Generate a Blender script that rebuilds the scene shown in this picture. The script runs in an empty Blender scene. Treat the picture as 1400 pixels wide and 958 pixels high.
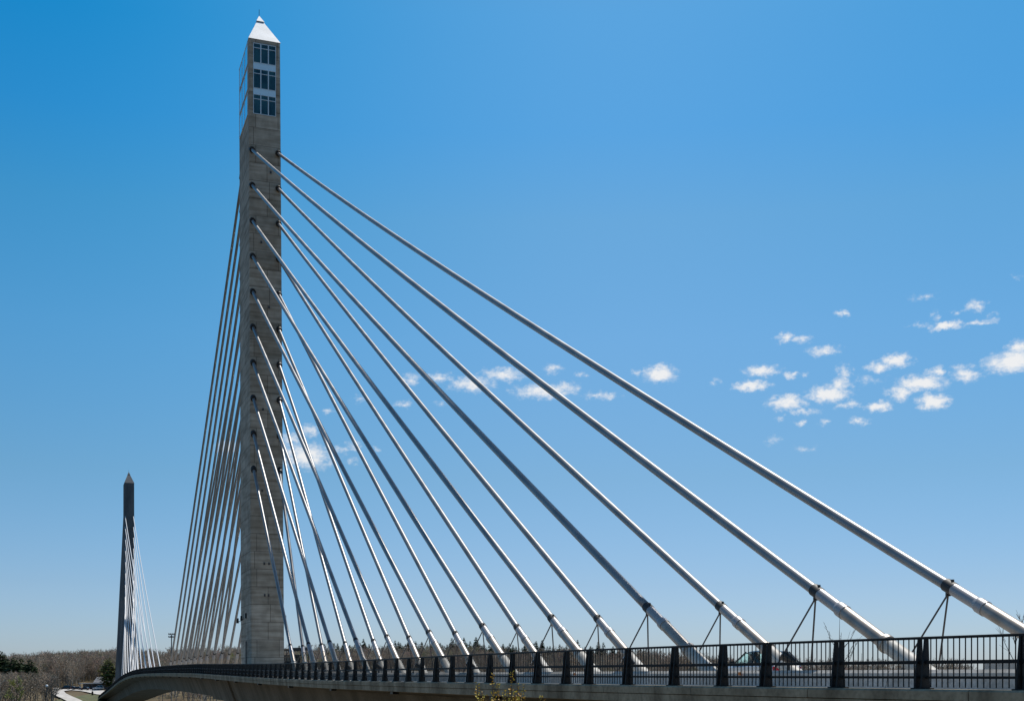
import bpy, math, random
from mathutils import Vector, Matrix, Quaternion
R_ = math.radians
rng = random.Random(11)
S = bpy.context.scene
COL = S.collection
F = 1700.0                      # focal length of the photograph in its own pixels

# ------------------------------------------------------------------ mesh helper
class MB:
    def __init__(self): self.v = []; self.f = []; self.sm = []
    def add(self, vs, fs, smooth=False):
        o = len(self.v); self.v += [tuple(p) for p in vs]
        for f in fs: self.f.append(tuple(i+o for i in f)); self.sm.append(smooth)
    def box(self, c, size, M=None, taper=1.0, bev=0.0):
        x, y, z = size[0]/2, size[1]/2, size[2]/2
        t = taper
        vs = [(-x,-y,-z),(x,-y,-z),(x,y,-z),(-x,y,-z),(-x*t,-y*t,z),(x*t,-y*t,z),(x*t,y*t,z),(-x*t,y*t,z)]
        vs = [Vector(p) for p in vs]
        if M is not None: vs = [M @ p for p in vs]
        vs = [p + Vector(c) for p in vs]
        self.add(vs, [(0,3,2,1),(4,5,6,7),(0,1,5,4),(1,2,6,5),(2,3,7,6),(3,0,4,7)])
    def tube(self, pts, rad, n=8, cap=True, smooth=True):
        pts = [Vector(p) for p in pts]
        if not hasattr(rad, '__len__'): rad = [rad]*len(pts)
        vs = []; fs = []
        up = None
        for i, p in enumerate(pts):
            d = (pts[min(i+1, len(pts)-1)] - pts[max(i-1, 0)])
            if d.length < 1e-9: d = Vector((0,0,1))
            d.normalize()
            if up is None:
                up = Vector((0,0,1)) if abs(d.z) < .9 else Vector((1,0,0))
            a = (up - d*up.dot(d)).normalized(); b = d.cross(a)
            up = a
            for k in range(n):
                t = 2*math.pi*k/n
                vs.append(p + (a*math.cos(t) + b*math.sin(t))*rad[i])
        for i in range(len(pts)-1):
            for k in range(n):
                k2 = (k+1) % n
                fs.append((i*n+k, i*n+k2, (i+1)*n+k2, (i+1)*n+k))
        self.add(vs, fs, smooth)
        if cap:
            self.add(vs[:n], [tuple(reversed(range(n)))]); self.add(vs[-n:], [tuple(range(n))])
    def sphere(self, c, r, n=10, m=6, sc=(1,1,1)):
        vs = []; fs = []
        for j in range(m+1):
            th = math.pi*j/m
            for k in range(n):
                a = 2*math.pi*k/n
                vs.append((c[0]+r*sc[0]*math.sin(th)*math.cos(a), c[1]+r*sc[1]*math.sin(th)*math.sin(a), c[2]+r*sc[2]*math.cos(th)))
        for j in range(m):
            for k in range(n):
                fs.append((j*n+k, (j+1)*n+k, (j+1)*n+(k+1)%n, j*n+(k+1)%n))
        self.add(vs, fs, True)
    def build(self, name, mat, parent=None):
        me = bpy.data.meshes.new(name)
        me.from_pydata(self.v, [], self.f)
        me.polygons.foreach_set('use_smooth', self.sm)
        me.materials.append(mat); me.update()
        o = bpy.data.objects.new(name, me); COL.objects.link(o)
        if parent: o.parent = parent
        return o

def tag(o, label=None, cat=None, group=None, kind=None):
    if label: o['label'] = label
    if cat: o['category'] = cat
    if group: o['group'] = group
    if kind: o['kind'] = kind
    return o
def thing(name, label, cat, loc=(0,0,0), rz=0, group=None):
    o = bpy.data.objects.new(name, None); COL.objects.link(o)
    o.empty_display_size = .3
    o.location = loc; o.rotation_euler = (0,0,rz)
    return tag(o, label, cat, group)
def dup(root, loc, rz, label=None, group=None, scale=None):
    r = root.copy(); COL.objects.link(r); r.location = loc; r.rotation_euler = (0,0,rz)
    if label: r['label'] = label
    if group: r['group'] = group
    if scale: r.scale = scale
    for ch in list(root.children):
        c = ch.copy(); COL.objects.link(c); c.parent = r
        for g in ch.children:
            d = g.copy(); COL.objects.link(d); d.parent = c
    return r
def lerp_table(tab):
    """smooth monotone cubic interpolation through (x, y) pairs"""
    xs = [p[0] for p in tab]; ys = [p[1] for p in tab]; n = len(xs)
    h = [xs[i+1]-xs[i] for i in range(n-1)]; d = [(ys[i+1]-ys[i])/h[i] for i in range(n-1)]
    m = [d[0]] + [0 if d[i-1]*d[i] <= 0 else 2*d[i-1]*d[i]/(d[i-1]+d[i]) for i in range(1, n-1)] + [d[-1]]
    def f(x):
        if x <= xs[0]: return ys[0] + (x-xs[0])*m[0]*0
        if x >= xs[-1]: return ys[-1]
        i = 0
        while x > xs[i+1]: i += 1
        t = (x-xs[i])/h[i]
        return ((2*t**3-3*t*t+1)*ys[i] + (t**3-2*t*t+t)*h[i]*m[i] + (-2*t**3+3*t*t)*ys[i+1] + (t**3-t*t)*h[i]*m[i+1])
    return f

# ------------------------------------------------------------------ materials
def mat(name, color, rough=.6, metal=0.0, spec=.5, **kw):
    m = bpy.data.materials.new(name); m.use_nodes = True
    b = m.node_tree.nodes['Principled BSDF']
    b.inputs['Base Color'].default_value = (*color, 1)
    b.inputs['Roughness'].default_value = rough
    b.inputs['Metallic'].default_value = metal
    b.inputs['Specular IOR Level'].default_value = spec
    for k, v in kw.items(): b.inputs[k].default_value = v
    return m
def N(m, t, **kw):
    n = m.node_tree.nodes.new(t)
    for k, v in kw.items():
        if k in n.inputs.keys() if isinstance(k, str) else False: n.inputs[k].default_value = v
        else: setattr(n, k, v)
    return n
def L(m, a, b): m.node_tree.links.new(a, b)
def noise_color(m, c1, c2, scale=3.0, detail=6, coord='Object', stretch=(1,1,1), lo=.35, hi=.65, bump=0.0, rough=None):
    b = m.node_tree.nodes['Principled BSDF']
    tc = N(m, 'ShaderNodeTexCoord'); mp = N(m, 'ShaderNodeMapping'); mp.inputs['Scale'].default_value = stretch
    L(m, tc.outputs[coord], mp.inputs['Vector'])
    nz = N(m, 'ShaderNodeTexNoise'); nz.inputs['Scale'].default_value = scale; nz.inputs['Detail'].default_value = detail
    L(m, mp.outputs[0], nz.inputs['Vector'])
    cr = N(m, 'ShaderNodeValToRGB'); e = cr.color_ramp.elements
    e[0].position = lo; e[1].position = hi; e[0].color = (*c1, 1); e[1].color = (*c2, 1)
    L(m, nz.outputs['Fac'], cr.inputs[0]); L(m, cr.outputs[0], b.inputs['Base Color'])
    if bump:
        bp = N(m, 'ShaderNodeBump'); bp.inputs['Strength'].default_value = bump; bp.inputs['Distance'].default_value = .03
        L(m, nz.outputs['Fac'], bp.inputs['Height']); L(m, bp.outputs[0], b.inputs['Normal'])
    return cr.outputs[0], mp
def mixmul(m, a, b_, fac=1.0, mode='MULTIPLY'):
    x = N(m, 'ShaderNodeMix'); x.data_type = 'RGBA'; x.blend_type = mode; x.inputs[0].default_value = fac
    L(m, a, x.inputs[6]); L(m, b_, x.inputs[7]); return x.outputs[2]

M = {}
def tower_concrete():
    m = mat('tower_concrete', (.3,.29,.27), .85, spec=.25)
    b = m.node_tree.nodes['Principled BSDF']
    c, mp = noise_color(m, (.40,.35,.285), (.58,.51,.42), 1.1, 10, stretch=(1,1,.8), lo=.3, hi=.7)
    tc = N(m, 'ShaderNodeTexCoord'); sp = N(m, 'ShaderNodeSeparateXYZ'); L(m, tc.outputs['Object'], sp.inputs[0])
    ad = N(m, 'ShaderNodeMath', operation='ADD'); L(m, sp.outputs[0], ad.inputs[0]); L(m, sp.outputs[1], ad.inputs[1])
    cb = N(m, 'ShaderNodeCombineXYZ'); L(m, ad.outputs[0], cb.inputs[0]); L(m, sp.outputs[2], cb.inputs[1])
    br = N(m, 'ShaderNodeTexBrick'); L(m, cb.outputs[0], br.inputs['Vector'])
    br.inputs['Color1'].default_value = (1,1,1,1); br.inputs['Color2'].default_value = (.70,.69,.67,1)
    br.inputs['Mortar'].default_value = (.30,.29,.28,1); br.inputs['Scale'].default_value = 1
    br.inputs['Mortar Size'].default_value = .04; br.inputs['Mortar Smooth'].default_value = .4
    br.inputs['Brick Width'].default_value = 2.6; br.inputs['Row Height'].default_value = 2.06
    br.offset_frequency = 2; br.squash = 1.4; br.squash_frequency = 3
    c2 = mixmul(m, c, br.outputs['Color'], .9)
    # horizontal grime bands
    nz = N(m, 'ShaderNodeTexNoise'); mp2 = N(m, 'ShaderNodeMapping'); mp2.inputs['Scale'].default_value = (.22,.22,2.6)
    L(m, tc.outputs['Object'], mp2.inputs[0]); L(m, mp2.outputs[0], nz.inputs['Vector']); nz.inputs['Scale'].default_value = 1.0; nz.inputs['Detail'].default_value = 4; nz.inputs['Roughness'].default_value = .5
    r2 = N(m, 'ShaderNodeValToRGB'); r2.color_ramp.elements[0].position = .30; r2.color_ramp.elements[1].position = .62
    r2.color_ramp.elements[0].color = (.55,.52,.48,1); r2.color_ramp.elements[1].color = (1,1,1,1)
    L(m, nz.outputs['Fac'], r2.inputs[0])
    c3 = mixmul(m, c2, r2.outputs[0], .9)
    L(m, c3, b.inputs['Base Color'])
    bp = N(m, 'ShaderNodeBump'); bp.inputs['Strength'].default_value = .3; bp.inputs['Distance'].default_value = .04
    L(m, br.outputs['Fac'], bp.inputs['Height']); bp.invert = True; L(m, bp.outputs[0], b.inputs['Normal'])
    return m
M['tower'] = tower_concrete()
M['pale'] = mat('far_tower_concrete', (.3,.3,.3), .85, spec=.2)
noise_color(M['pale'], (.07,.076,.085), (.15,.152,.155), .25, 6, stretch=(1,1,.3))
def weathered(name, c1, c2, scale=1.2, stretch=(1,1,.25)):
    m = mat(name, c2, .9, spec=.2)
    c, mp = noise_color(m, c1, c2, scale, 9, stretch=stretch, lo=.32, hi=.68, bump=.25)
    tc = N(m, 'ShaderNodeTexCoord')
    nz = N(m, 'ShaderNodeTexNoise'); nz.inputs['Scale'].default_value = 9; nz.inputs['Detail'].default_value = 4
    L(m, tc.outputs['Object'], nz.inputs['Vector'])
    r2 = N(m, 'ShaderNodeValToRGB'); r2.color_ramp.elements[0].position = .3; r2.color_ramp.elements[1].position = .6
    r2.color_ramp.elements[0].color = (.7,.7,.7,1); r2.color_ramp.elements[1].color = (1,1,1,1)
    L(m, nz.outputs['Fac'], r2.inputs[0])
    L(m, mixmul(m, c, r2.outputs[0]), m.node_tree.nodes['Principled BSDF'].inputs['Base Color'])
    return m
M['edge'] = weathered('edge_beam_concrete', (.20,.16,.108), (.45,.375,.265), 1.1)
M['girder'] = weathered('girder_concrete', (.15,.13,.10), (.26,.23,.185), .4)
M['barrier'] = weathered('barrier_concrete', (.38,.36,.325), (.53,.505,.465), .8)
M['road'] = mat('road_overlay', (.2,.2,.2), .85, spec=.3); noise_color(M['road'], (.28,.275,.26), (.38,.37,.35), 1.5, 6, stretch=(1,.2,1))
M['paint'] = mat('road_paint', (.75,.75,.72), .7)
M['yellow'] = mat('yellow_road_paint', (.6,.42,.05), .7)
def steel():
    m = mat('stay_pipe_steel', (.45,.45,.46), .38, metal=.35, spec=.5)
    b = m.node_tree.nodes['Principled BSDF']
    tc = N(m, 'ShaderNodeTexCoord'); nz = N(m, 'ShaderNodeTexNoise'); nz.inputs['Scale'].default_value = .6; nz.inputs['Detail'].default_value = 5
    L(m, tc.outputs['Object'], nz.inputs['Vector'])
    mr = N(m, 'ShaderNodeMapRange'); mr.inputs[3].default_value = .33; mr.inputs[4].default_value = .44
    L(m, nz.outputs['Fac'], mr.inputs[0]); L(m, mr.outputs[0], b.inputs['Roughness'])
    cr = N(m, 'ShaderNodeValToRGB'); cr.color_ramp.elements[0].color = (.17,.17,.175,1); cr.color_ramp.elements[1].color = (.26,.262,.265,1)
    cr.color_ramp.elements[0].position = .35; cr.color_ramp.elements[1].position = .65
    L(m, nz.outputs['Fac'], cr.inputs[0]); L(m, cr.outputs[0], b.inputs['Base Color'])
    return m
M['steel'] = steel()
M['sleeve'] = mat('sleeve_steel', (.31,.30,.305), .4, metal=.3)
M['guide'] = mat('guide_pipe_steel', (.50,.45,.40), .42, metal=.4)
noise_color(M['guide'], (.24,.21,.18), (.34,.305,.27), 2.0, 5)
M['grout'] = mat('anchor_cone_paint', (.45,.43,.39), .6); noise_color(M['grout'], (.34,.32,.28), (.52,.50,.455), 1.5, 5)
M['whitestay'] = mat('far_stay_white', (.60,.60,.60), .4, metal=.2)
M['black'] = mat('black_rubber', (.018,.017,.017), .6)
M['rod'] = mat('brace_rod_steel', (.07,.065,.065), .45, metal=.4)
M['rail'] = mat('railing_paint', (.012,.013,.014), .6, spec=.25); noise_color(M['rail'], (.009,.010,.011), (.020,.019,.018), 3, 4)
M['roof'] = mat('pyramid_cladding', (.82,.83,.83), .4, spec=.5); noise_color(M['roof'], (.72,.73,.73), (.86,.86,.86), .8, 4, lo=.4, hi=.6)
M['frame'] = mat('window_frame', (.62,.70,.76), .45, metal=.2)
M['pane'] = mat('observatory_glass', (.006,.035,.050), .04, spec=.6)
noise_color(M['pane'], (.003,.024,.038), (.022,.085,.105), 1.3, 3, stretch=(1,1,.5))  # noise painted into the glass colour stands in for uneven reflections
M['spandrel'] = mat('spandrel_panel', (.58,.80,.95), .2, spec=.8)
M['sidepane'] = mat('side_glass', (.70,.95,1.0), .05, spec=1.0, metal=.9)
M['lampblack'] = mat('lamp_housing', (.012,.012,.012), .4)
M['lampglass'] = mat('lamp_lens', (.6,.6,.6), .1, spec=.8)
M['amber'] = mat('amber_reflector', (.55,.16,.02), .3)
M['red'] = mat('red_lens', (.5,.01,.015), .25)

# ------------------------------------------------------------------ camera, light, sky
cam = bpy.data.cameras.new('camera'); co = bpy.data.objects.new('camera', cam); COL.objects.link(co)
cam.sensor_width = 36; cam.lens = F/1400*36; cam.shift_y = (922-479)/1400
cam.clip_start = .1; cam.clip_end = 30000
co.location = (0,0,0); co.rotation_euler = (R_(90),0,0)
S.camera = co
S.render.resolution_x = 1024; S.render.resolution_y = 700
S.view_settings.view_transform = 'Standard'; S.view_settings.look = 'None'
S.view_settings.exposure = 0; S.view_settings.gamma = 1
SUN_E, SUN_A = 60.0, 22.0
sd = Vector((math.sin(R_(SUN_A))*math.cos(R_(SUN_E)), math.cos(R_(SUN_A))*math.cos(R_(SUN_E)), math.sin(R_(SUN_E))))
sl = bpy.data.lights.new('sun', 'SUN'); sl.energy = 4.8; sl.angle = R_(.53); sl.color = (1, .95, .87)
so = bpy.data.objects.new('sun', sl); COL.objects.link(so); so.location = sd*200
so.rotation_euler = (-sd).to_track_quat('-Z', 'Y').to_euler()

CLOUDS = """1152 428 9 4 .8;1263 406 20 5 .45;1334 419 17 8 .7;1306 428 7 5 .5;1295 446 23 6 1.1;1339 441 21 4 .8;1262 444 19 4 .5;1279 433 7 7 .5
1075 461 13 7 .95;1096 464 15 5 .7;1126 479 20 7 .95;1385 494 38 13 1.25;1392 476 16 10 1;1203 501 18 7 1;1224 492 20 9 1.15;1043 507 22 7 1.05
1081 513 11 5 .8;1100 511 6 4 .5;1028 527 26 7 1.05;1155 507 11 10 .75;1149 525 15 10 .9;1133 538 28 10 1.2;1260 523 31 10 1.25;1230 537 18 9 .95
1281 508 12 7 .85;1321 513 21 8 .95;1317 503 16 6 .6;1276 549 22 10 1.25;1075 550 25 9 1.1;1101 563 18 5 .8;1202 555 19 6 1;1161 553 17 5 .75
1174 575 15 5 .8;1095 577 8 4 .7;1127 577 8 4 .6;1068 572 8 4 .5;1056 602 11 5 .5;1100 613 15 4 .4;976 523 9 4 .5;1186 519 22 6 .45
903 511 22 10 1.2;871 510 7 5 .6;757 504 12 6 .7;792 512 9 4 .6;745 535 40 9 1;773 530 20 7 .8;821 541 23 5 .75;687 512 27 9 .9
645 525 28 10 .95;600 515 20 6 .75;562 519 14 8 .65;550 552 11 5 .6;604 551 10 4 .4;448 562 9 4 .6;424 588 12 9 .8;417 623 36 16 1.05
399 600 14 8 .8;467 614 12 5 .55;484 610 9 6 .6;481 629 10 5 .5;515 612 7 4 .5;492 546 12 5 .4;312 611 16 9 .8;1357 432 8 4 .3;1394 378 8 5 .35"""
def build_world():
    w = bpy.data.worlds.new('World'); S.world = w; w.use_nodes = True
    nt = w.node_tree; nt.nodes.clear()
    def n(t, **kw):
        x = nt.nodes.new(t)
        for k, v in kw.items(): setattr(x, k, v)
        return x
    lk = nt.links.new
    out = n('ShaderNodeOutputWorld'); bg = n('ShaderNodeBackground'); bg.inputs[1].default_value = .1
    lk(bg.outputs[0], out.inputs[0])
    sky = n('ShaderNodeTexSky', sky_type='NISHITA', sun_disc=False)
    sky.sun_elevation = R_(SUN_E); sky.sun_rotation = R_(SUN_A); sky.altitude = 50
    sky.air_density = 1.0; sky.dust_density = .35; sky.ozone_density = 2.0
    tc = n('ShaderNodeTexCoord'); sp = n('ShaderNodeSeparateXYZ'); lk(tc.outputs['Generated'], sp.inputs[0])
    # the deep, saturated blue of a polarised midday sky
    hs = n('ShaderNodeHueSaturation'); hs.inputs['Saturation'].default_value = SKY_SAT; hs.inputs['Value'].default_value = SKY_VAL
    lk(sky.outputs[0], hs.inputs['Color'])
    gm = n('ShaderNodeMix', data_type='RGBA', blend_type='MULTIPLY'); gm.inputs[0].default_value = 1
    lk(hs.outputs[0], gm.inputs[6])
    az = n('ShaderNodeMath', operation='ARCTAN2'); lk(sp.outputs[0], az.inputs[0]); lk(sp.outputs[1], az.inputs[1])
    el = n('ShaderNodeMath', operation='ARCSINE'); lk(sp.outputs[2], el.inputs[0])
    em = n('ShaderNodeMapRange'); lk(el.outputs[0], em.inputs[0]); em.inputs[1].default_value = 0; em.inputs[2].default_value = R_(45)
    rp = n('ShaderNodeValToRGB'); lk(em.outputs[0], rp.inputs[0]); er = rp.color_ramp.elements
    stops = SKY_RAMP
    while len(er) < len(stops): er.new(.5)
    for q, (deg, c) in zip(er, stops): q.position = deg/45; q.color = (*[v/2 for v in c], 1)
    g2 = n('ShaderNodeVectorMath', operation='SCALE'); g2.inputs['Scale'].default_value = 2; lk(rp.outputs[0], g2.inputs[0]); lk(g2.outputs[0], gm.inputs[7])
    am = n('ShaderNodeMapRange'); lk(az.outputs[0], am.inputs[0]); am.inputs[1].default_value = R_(-90); am.inputs[2].default_value = R_(90)
    ar = n('ShaderNodeValToRGB'); lk(am.outputs[0], ar.inputs[0]); ae = ar.color_ramp.elements; ar.color_ramp.interpolation = 'B_SPLINE'
    while len(ae) < len(AZ_RAMP): ae.new(.5)
    for q, (deg, c) in zip(ae, AZ_RAMP): q.position = (deg+90)/180; q.color = (*c, 1)
    w1 = n('ShaderNodeMapRange'); lk(el.outputs[0], w1.inputs[0]); w1.inputs[1].default_value = 0; w1.inputs[2].default_value = R_(27)
    w2 = n('ShaderNodeMath', operation='POWER'); lk(w1.outputs[0], w2.inputs[0]); w2.inputs[1].default_value = 1.35
    w3 = n('ShaderNodeMapRange'); lk(el.outputs[0], w3.inputs[0]); w3.inputs[1].default_value = R_(32); w3.inputs[2].default_value = R_(50); w3.inputs[3].default_value = 1; w3.inputs[4].default_value = 0
    w4 = n('ShaderNodeMath', operation='MULTIPLY'); lk(w2.outputs[0], w4.inputs[0]); lk(w3.outputs[0], w4.inputs[1])
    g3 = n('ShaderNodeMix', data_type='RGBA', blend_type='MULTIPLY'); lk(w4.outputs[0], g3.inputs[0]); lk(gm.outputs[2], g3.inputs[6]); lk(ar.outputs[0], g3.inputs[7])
    cv = n('ShaderNodeCombineXYZ'); lk(az.outputs[0], cv.inputs[0]); lk(el.outputs[0], cv.inputs[1])
    # ragged cloud outlines: warp the direction a little
    nz = n('ShaderNodeTexNoise'); nz.inputs['Scale'].default_value = 130; nz.inputs['Detail'].default_value = 4; nz.inputs['Roughness'].default_value = .6
    lk(cv.outputs[0], nz.inputs['Vector'])
    sb = n('ShaderNodeVectorMath', operation='SUBTRACT'); lk(nz.outputs['Color'], sb.inputs[0]); sb.inputs[1].default_value = (.5,.5,.5)
    wp = n('ShaderNodeVectorMath', operation='MULTIPLY_ADD'); lk(sb.outputs[0], wp.inputs[0]); wp.inputs[1].default_value = (.018,.009,0); lk(cv.outputs[0], wp.inputs[2])
    acc = None
    for s_ in CLOUDS.replace('\n', ';').split(';'):
        x, y, rx, ry, st = map(float, s_.split())
        a = math.atan2(x-700, F); hyp = math.hypot(x-700, F); e = math.atan2(922-y, hyp)
        ra = rx*1.5/F*math.cos(a)**2; re_ = ry*1.6/hyp*math.cos(e)**2
        ml = n('ShaderNodeVectorMath', operation='MULTIPLY_ADD'); lk(wp.outputs[0], ml.inputs[0])
        ml.inputs[1].default_value = (1/ra, 1/re_, 0); ml.inputs[2].default_value = (-a/ra, -e/re_, 0)
        ln = n('ShaderNodeVectorMath', operation='LENGTH'); lk(ml.outputs[0], ln.inputs[0])
        ma = n('ShaderNodeMath', operation='MULTIPLY_ADD'); lk(ln.outputs['Value'], ma.inputs[0]); ma.inputs[1].default_value = -st; ma.inputs[2].default_value = st
        if acc is None: acc = ma
        else:
            mx = n('ShaderNodeMath', operation='MAXIMUM'); lk(acc.outputs[0], mx.inputs[0]); lk(ma.outputs[0], mx.inputs[1]); acc = mx
    n2 = n('ShaderNodeTexNoise'); n2.inputs['Scale'].default_value = 260; n2.inputs['Detail'].default_value = 6; n2.inputs['Roughness'].default_value = .62
    st_ = n('ShaderNodeVectorMath', operation='MULTIPLY'); lk(cv.outputs[0], st_.inputs[0]); st_.inputs[1].default_value = (.7,1.2,1)
    lk(st_.outputs[0], n2.inputs['Vector'])
    ad = n('ShaderNodeMath', operation='MULTIPLY_ADD'); lk(n2.outputs['Fac'], ad.inputs[0]); ad.inputs[1].default_value = 1.1; lk(acc.outputs[0], ad.inputs[2])
    mr = n('ShaderNodeMapRange', interpolation_type='SMOOTHSTEP'); lk(ad.outputs[0], mr.inputs[0])
    mr.inputs[1].default_value = .60; mr.inputs[2].default_value = 1.55; mr.inputs[3].default_value = 0; mr.inputs[4].default_value = .96
    # only where an ellipse actually reaches
    gt = n('ShaderNodeMapRange'); lk(acc.outputs[0], gt.inputs[0]); gt.inputs[1].default_value = -.1; gt.inputs[2].default_value = .2
    mu = n('ShaderNodeMath', operation='MULTIPLY'); lk(mr.outputs[0], mu.inputs[0]); lk(gt.outputs[0], mu.inputs[1])
    mc = n('ShaderNodeMix', data_type='RGBA'); lk(mu.outputs[0], mc.inputs[0]); lk(g3.outputs[2], mc.inputs[6])
    cc = n('ShaderNodeMix', data_type='RGBA'); lk(mu.outputs[0], cc.inputs[0]); cc.inputs[6].default_value = (7.0,7.6,8.4,1); cc.inputs[7].default_value = (8.9,8.9,8.9,1); lk(cc.outputs[2], mc.inputs[7])
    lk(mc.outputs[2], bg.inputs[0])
SKY_SAT, SKY_VAL = 1.25, .9
SKY_RAMP = [(0,(.61,.78,1.30)),(4,(.66,.78,1.06)),(9,(.79,.93,1.0)),(15,(.96,1.18,1.17)),(20,(1.0,1.32,1.23)),(23.5,(.80,1.36,1.36)),(28,(.86,1.47,1.42)),(40,(1.35,1.28,1.08))]  # highest stop lifts and warms the unseen upper sky to brighten shaded surfaces
# the sky is deepest about 90 degrees from the sun and to the left of it (polarised light)
AZ_RAMP = [(-75,(1,1,1)),(-40,(.25,.80,.92)),(-22,(.06,.73,.87)),(-12,(.33,.86,.94)),(0,(1,1,1)),(10,(.94,.97,.98)),(24,(.48,.82,.90)),(75,(1,1,1))]
build_world()

# ------------------------------------------------------------------ the bridge axis
A20 = R_(20)
U = Vector((-math.sin(A20), math.cos(A20), 0)); NR = Vector((math.cos(A20), math.sin(A20), 0))
T0 = Vector((-30.4, 149.5, 0))
D = lerp_table([(-175,-.30),(-132,-.29),(-110,-.29),(-80,-.31),(-60,-.24),(-30,-.02),(0,.20),(40,.27),(80,.22),(117,-.02),(146,-.5),
                (180,-1.45),(221,-3.1),(276,-5.5),(351,-8.6),(430,-12.2),(520,-16.5)])
def curve(s): return 0 if s > -100 else (s+100)**2/(2*213)
def P(s, l, h=0.0):
    """point at station s, lateral l (+ = right), h above the kerb line"""
    p = T0 + U*s + NR*(l + curve(s)); p.z = D(s) + h; return p
def tangent(s):
    t = P(s+.5, 0) - P(s-.5, 0); return t.normalized()
def stations(a, b, st):
    n = max(1, int(round((b-a)/st))); return [a + (b-a)*i/n for i in range(n+1)]
def sweep(mb, prof, ss, cap=True):
    n = len(prof); vs = []; fs = []
    for s in ss:
        for (l, h) in prof: vs.append(P(s, l, h))
    for i in range(len(ss)-1):
        for k in range(n):
            k2 = (k+1) % n; fs.append((i*n+k, i*n+k2, (i+1)*n+k2, (i+1)*n+k))
    mb.add(vs, fs)
    if cap:
        o = len(mb.v)-len(vs)
        mb.f.append(tuple(o+k for k in reversed(range(n)))); mb.sm.append(False)
        mb.f.append(tuple(o+(len(ss)-1)*n+k for k in range(n))); mb.sm.append(False)

SS = stations(-168, 510, 2.5)
deck = thing('bridge_deck', 'long concrete bridge deck running past both towers on a deep box girder', 'bridge deck', (0,0,0))
b = MB(); sweep(b, [(-7.6,-.15),(7.6,-.15),(7.6,-.45),(-7.6,-.45)], SS); b.build('road_surface', M['road'], deck)
for sgn, nm in ((-1,'edge_beam'),(1,'edge_beam')):
    b = MB()
    # segments with joints a few metres apart
    js = stations(-168, 510, 4.6)
    for i in range(len(js)-1):
        g = .012
        pr = [(-8.10,0),(-8.15,-.04),(-8.15,-.22),(-8.05,-.235),(-7.6,-.235),(-7.6,0)]
        pr = [(l*(-sgn), h) for l, h in pr]
        sweep(b, pr, [js[i]+g, js[i+1]-g])
    o = b.build('edge_beam', M['edge'], deck)
    b = MB(); pr = [(-8.125,-.238),(-8.12,-.46),(-7.4,-.52),(-7.4,-.238)]; pr = [(l*(-sgn), h) for l, h in pr]; sweep(b, pr, SS)
    b.build('fascia', M['edge'], deck)
b = MB()
prof = [(-7.4,-.46),(-5.1,-.75),(-4.3,-2.9),(4.3,-2.9),(5.1,-.75),(7.4,-.46)]
sweep(b, prof, SS); gird = b.build('box_girder', M['girder'], deck)
for s0 in (0, 358):      # thickened pier segments of the web
    for sg in (-1, 1):
        b = MB(); pr = [(-5.5,-.74),(-5.3,-.76),(-4.45,-3.2),(-3.6,-3.2),(-4.2,-.74)]; pr = [(l*(-sg), h) for l, h in pr]
        sweep(b, pr, stations(s0-12, s0+8, 4)); b.build('web_rib', M['girder'], deck)
for i, s in enumerate(stations(-150, 200, 14)):
    b = MB(); c = P(s, -7.75, -.53)
    b.box(c, (.3,.5,.14), Matrix.Rotation(A20, 3, 'Z')); b.build('drain_outlet', M['lampblack'], deck)
for l, w, mt in ((-7.2,.12,'paint'),(7.2,.12,'paint'),(-2.35,.12,'yellow'),(2.35,.12,'yellow')):
    b = MB(); vs = []; fs = []
    for i, s in enumerate(SS): vs += [P(s,l-w/2,-.145), P(s,l+w/2,-.145)]
    for i in range(len(SS)-1): fs.append((2*i,2*i+1,2*i+3,2*i+2))
    b.add(vs, fs); b.build('lane_line', M[mt], deck)

# barriers: each row of the median, and the low parapet on the far side
def barrier(name, l, lab, s0, s1, top=.43):
    t = thing(name, lab, 'barrier')
    b = MB(); w = .19; js = stations(s0, s1, 6.1)
    for i in range(len(js)-1):
        if -6.0 < (js[i]+js[i+1])/2 < 6.0 and abs(l) < 3: pass
        sweep(b, [(l-w-.09,-.16),(l-w-.02,.12),(l-w+.01,top-.09),(l-w+.09,top),(l+w-.09,top),(l+w-.01,top-.09),(l+w+.02,.12),(l+w+.09,-.16)], [js[i]+.012, js[i+1]-.012])
    b.build('wall', M['barrier'], t)
    return t
bn = barrier('median_barrier', -2.15, 'low pale concrete median barrier on the side nearer the railing', -165, 500)
barrier('median_barrier', 2.15, 'low pale concrete median barrier behind the stay anchors', -165, 500)
barrier('bridge_parapet', 7.85, 'low concrete parapet along the far edge of the bridge deck', -165, 500, .46)
for s, c in ((-132,'amber'),(-115.5,'amber'),(-103,'amber'),(-92,'red'),(-139,'amber')):
    b = MB(); b.box(P(s, -2.40, .33), (.03,.12,.1), Matrix.Rotation(A20,3,'Z')); b.build('reflector', M[c], bn)

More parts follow.
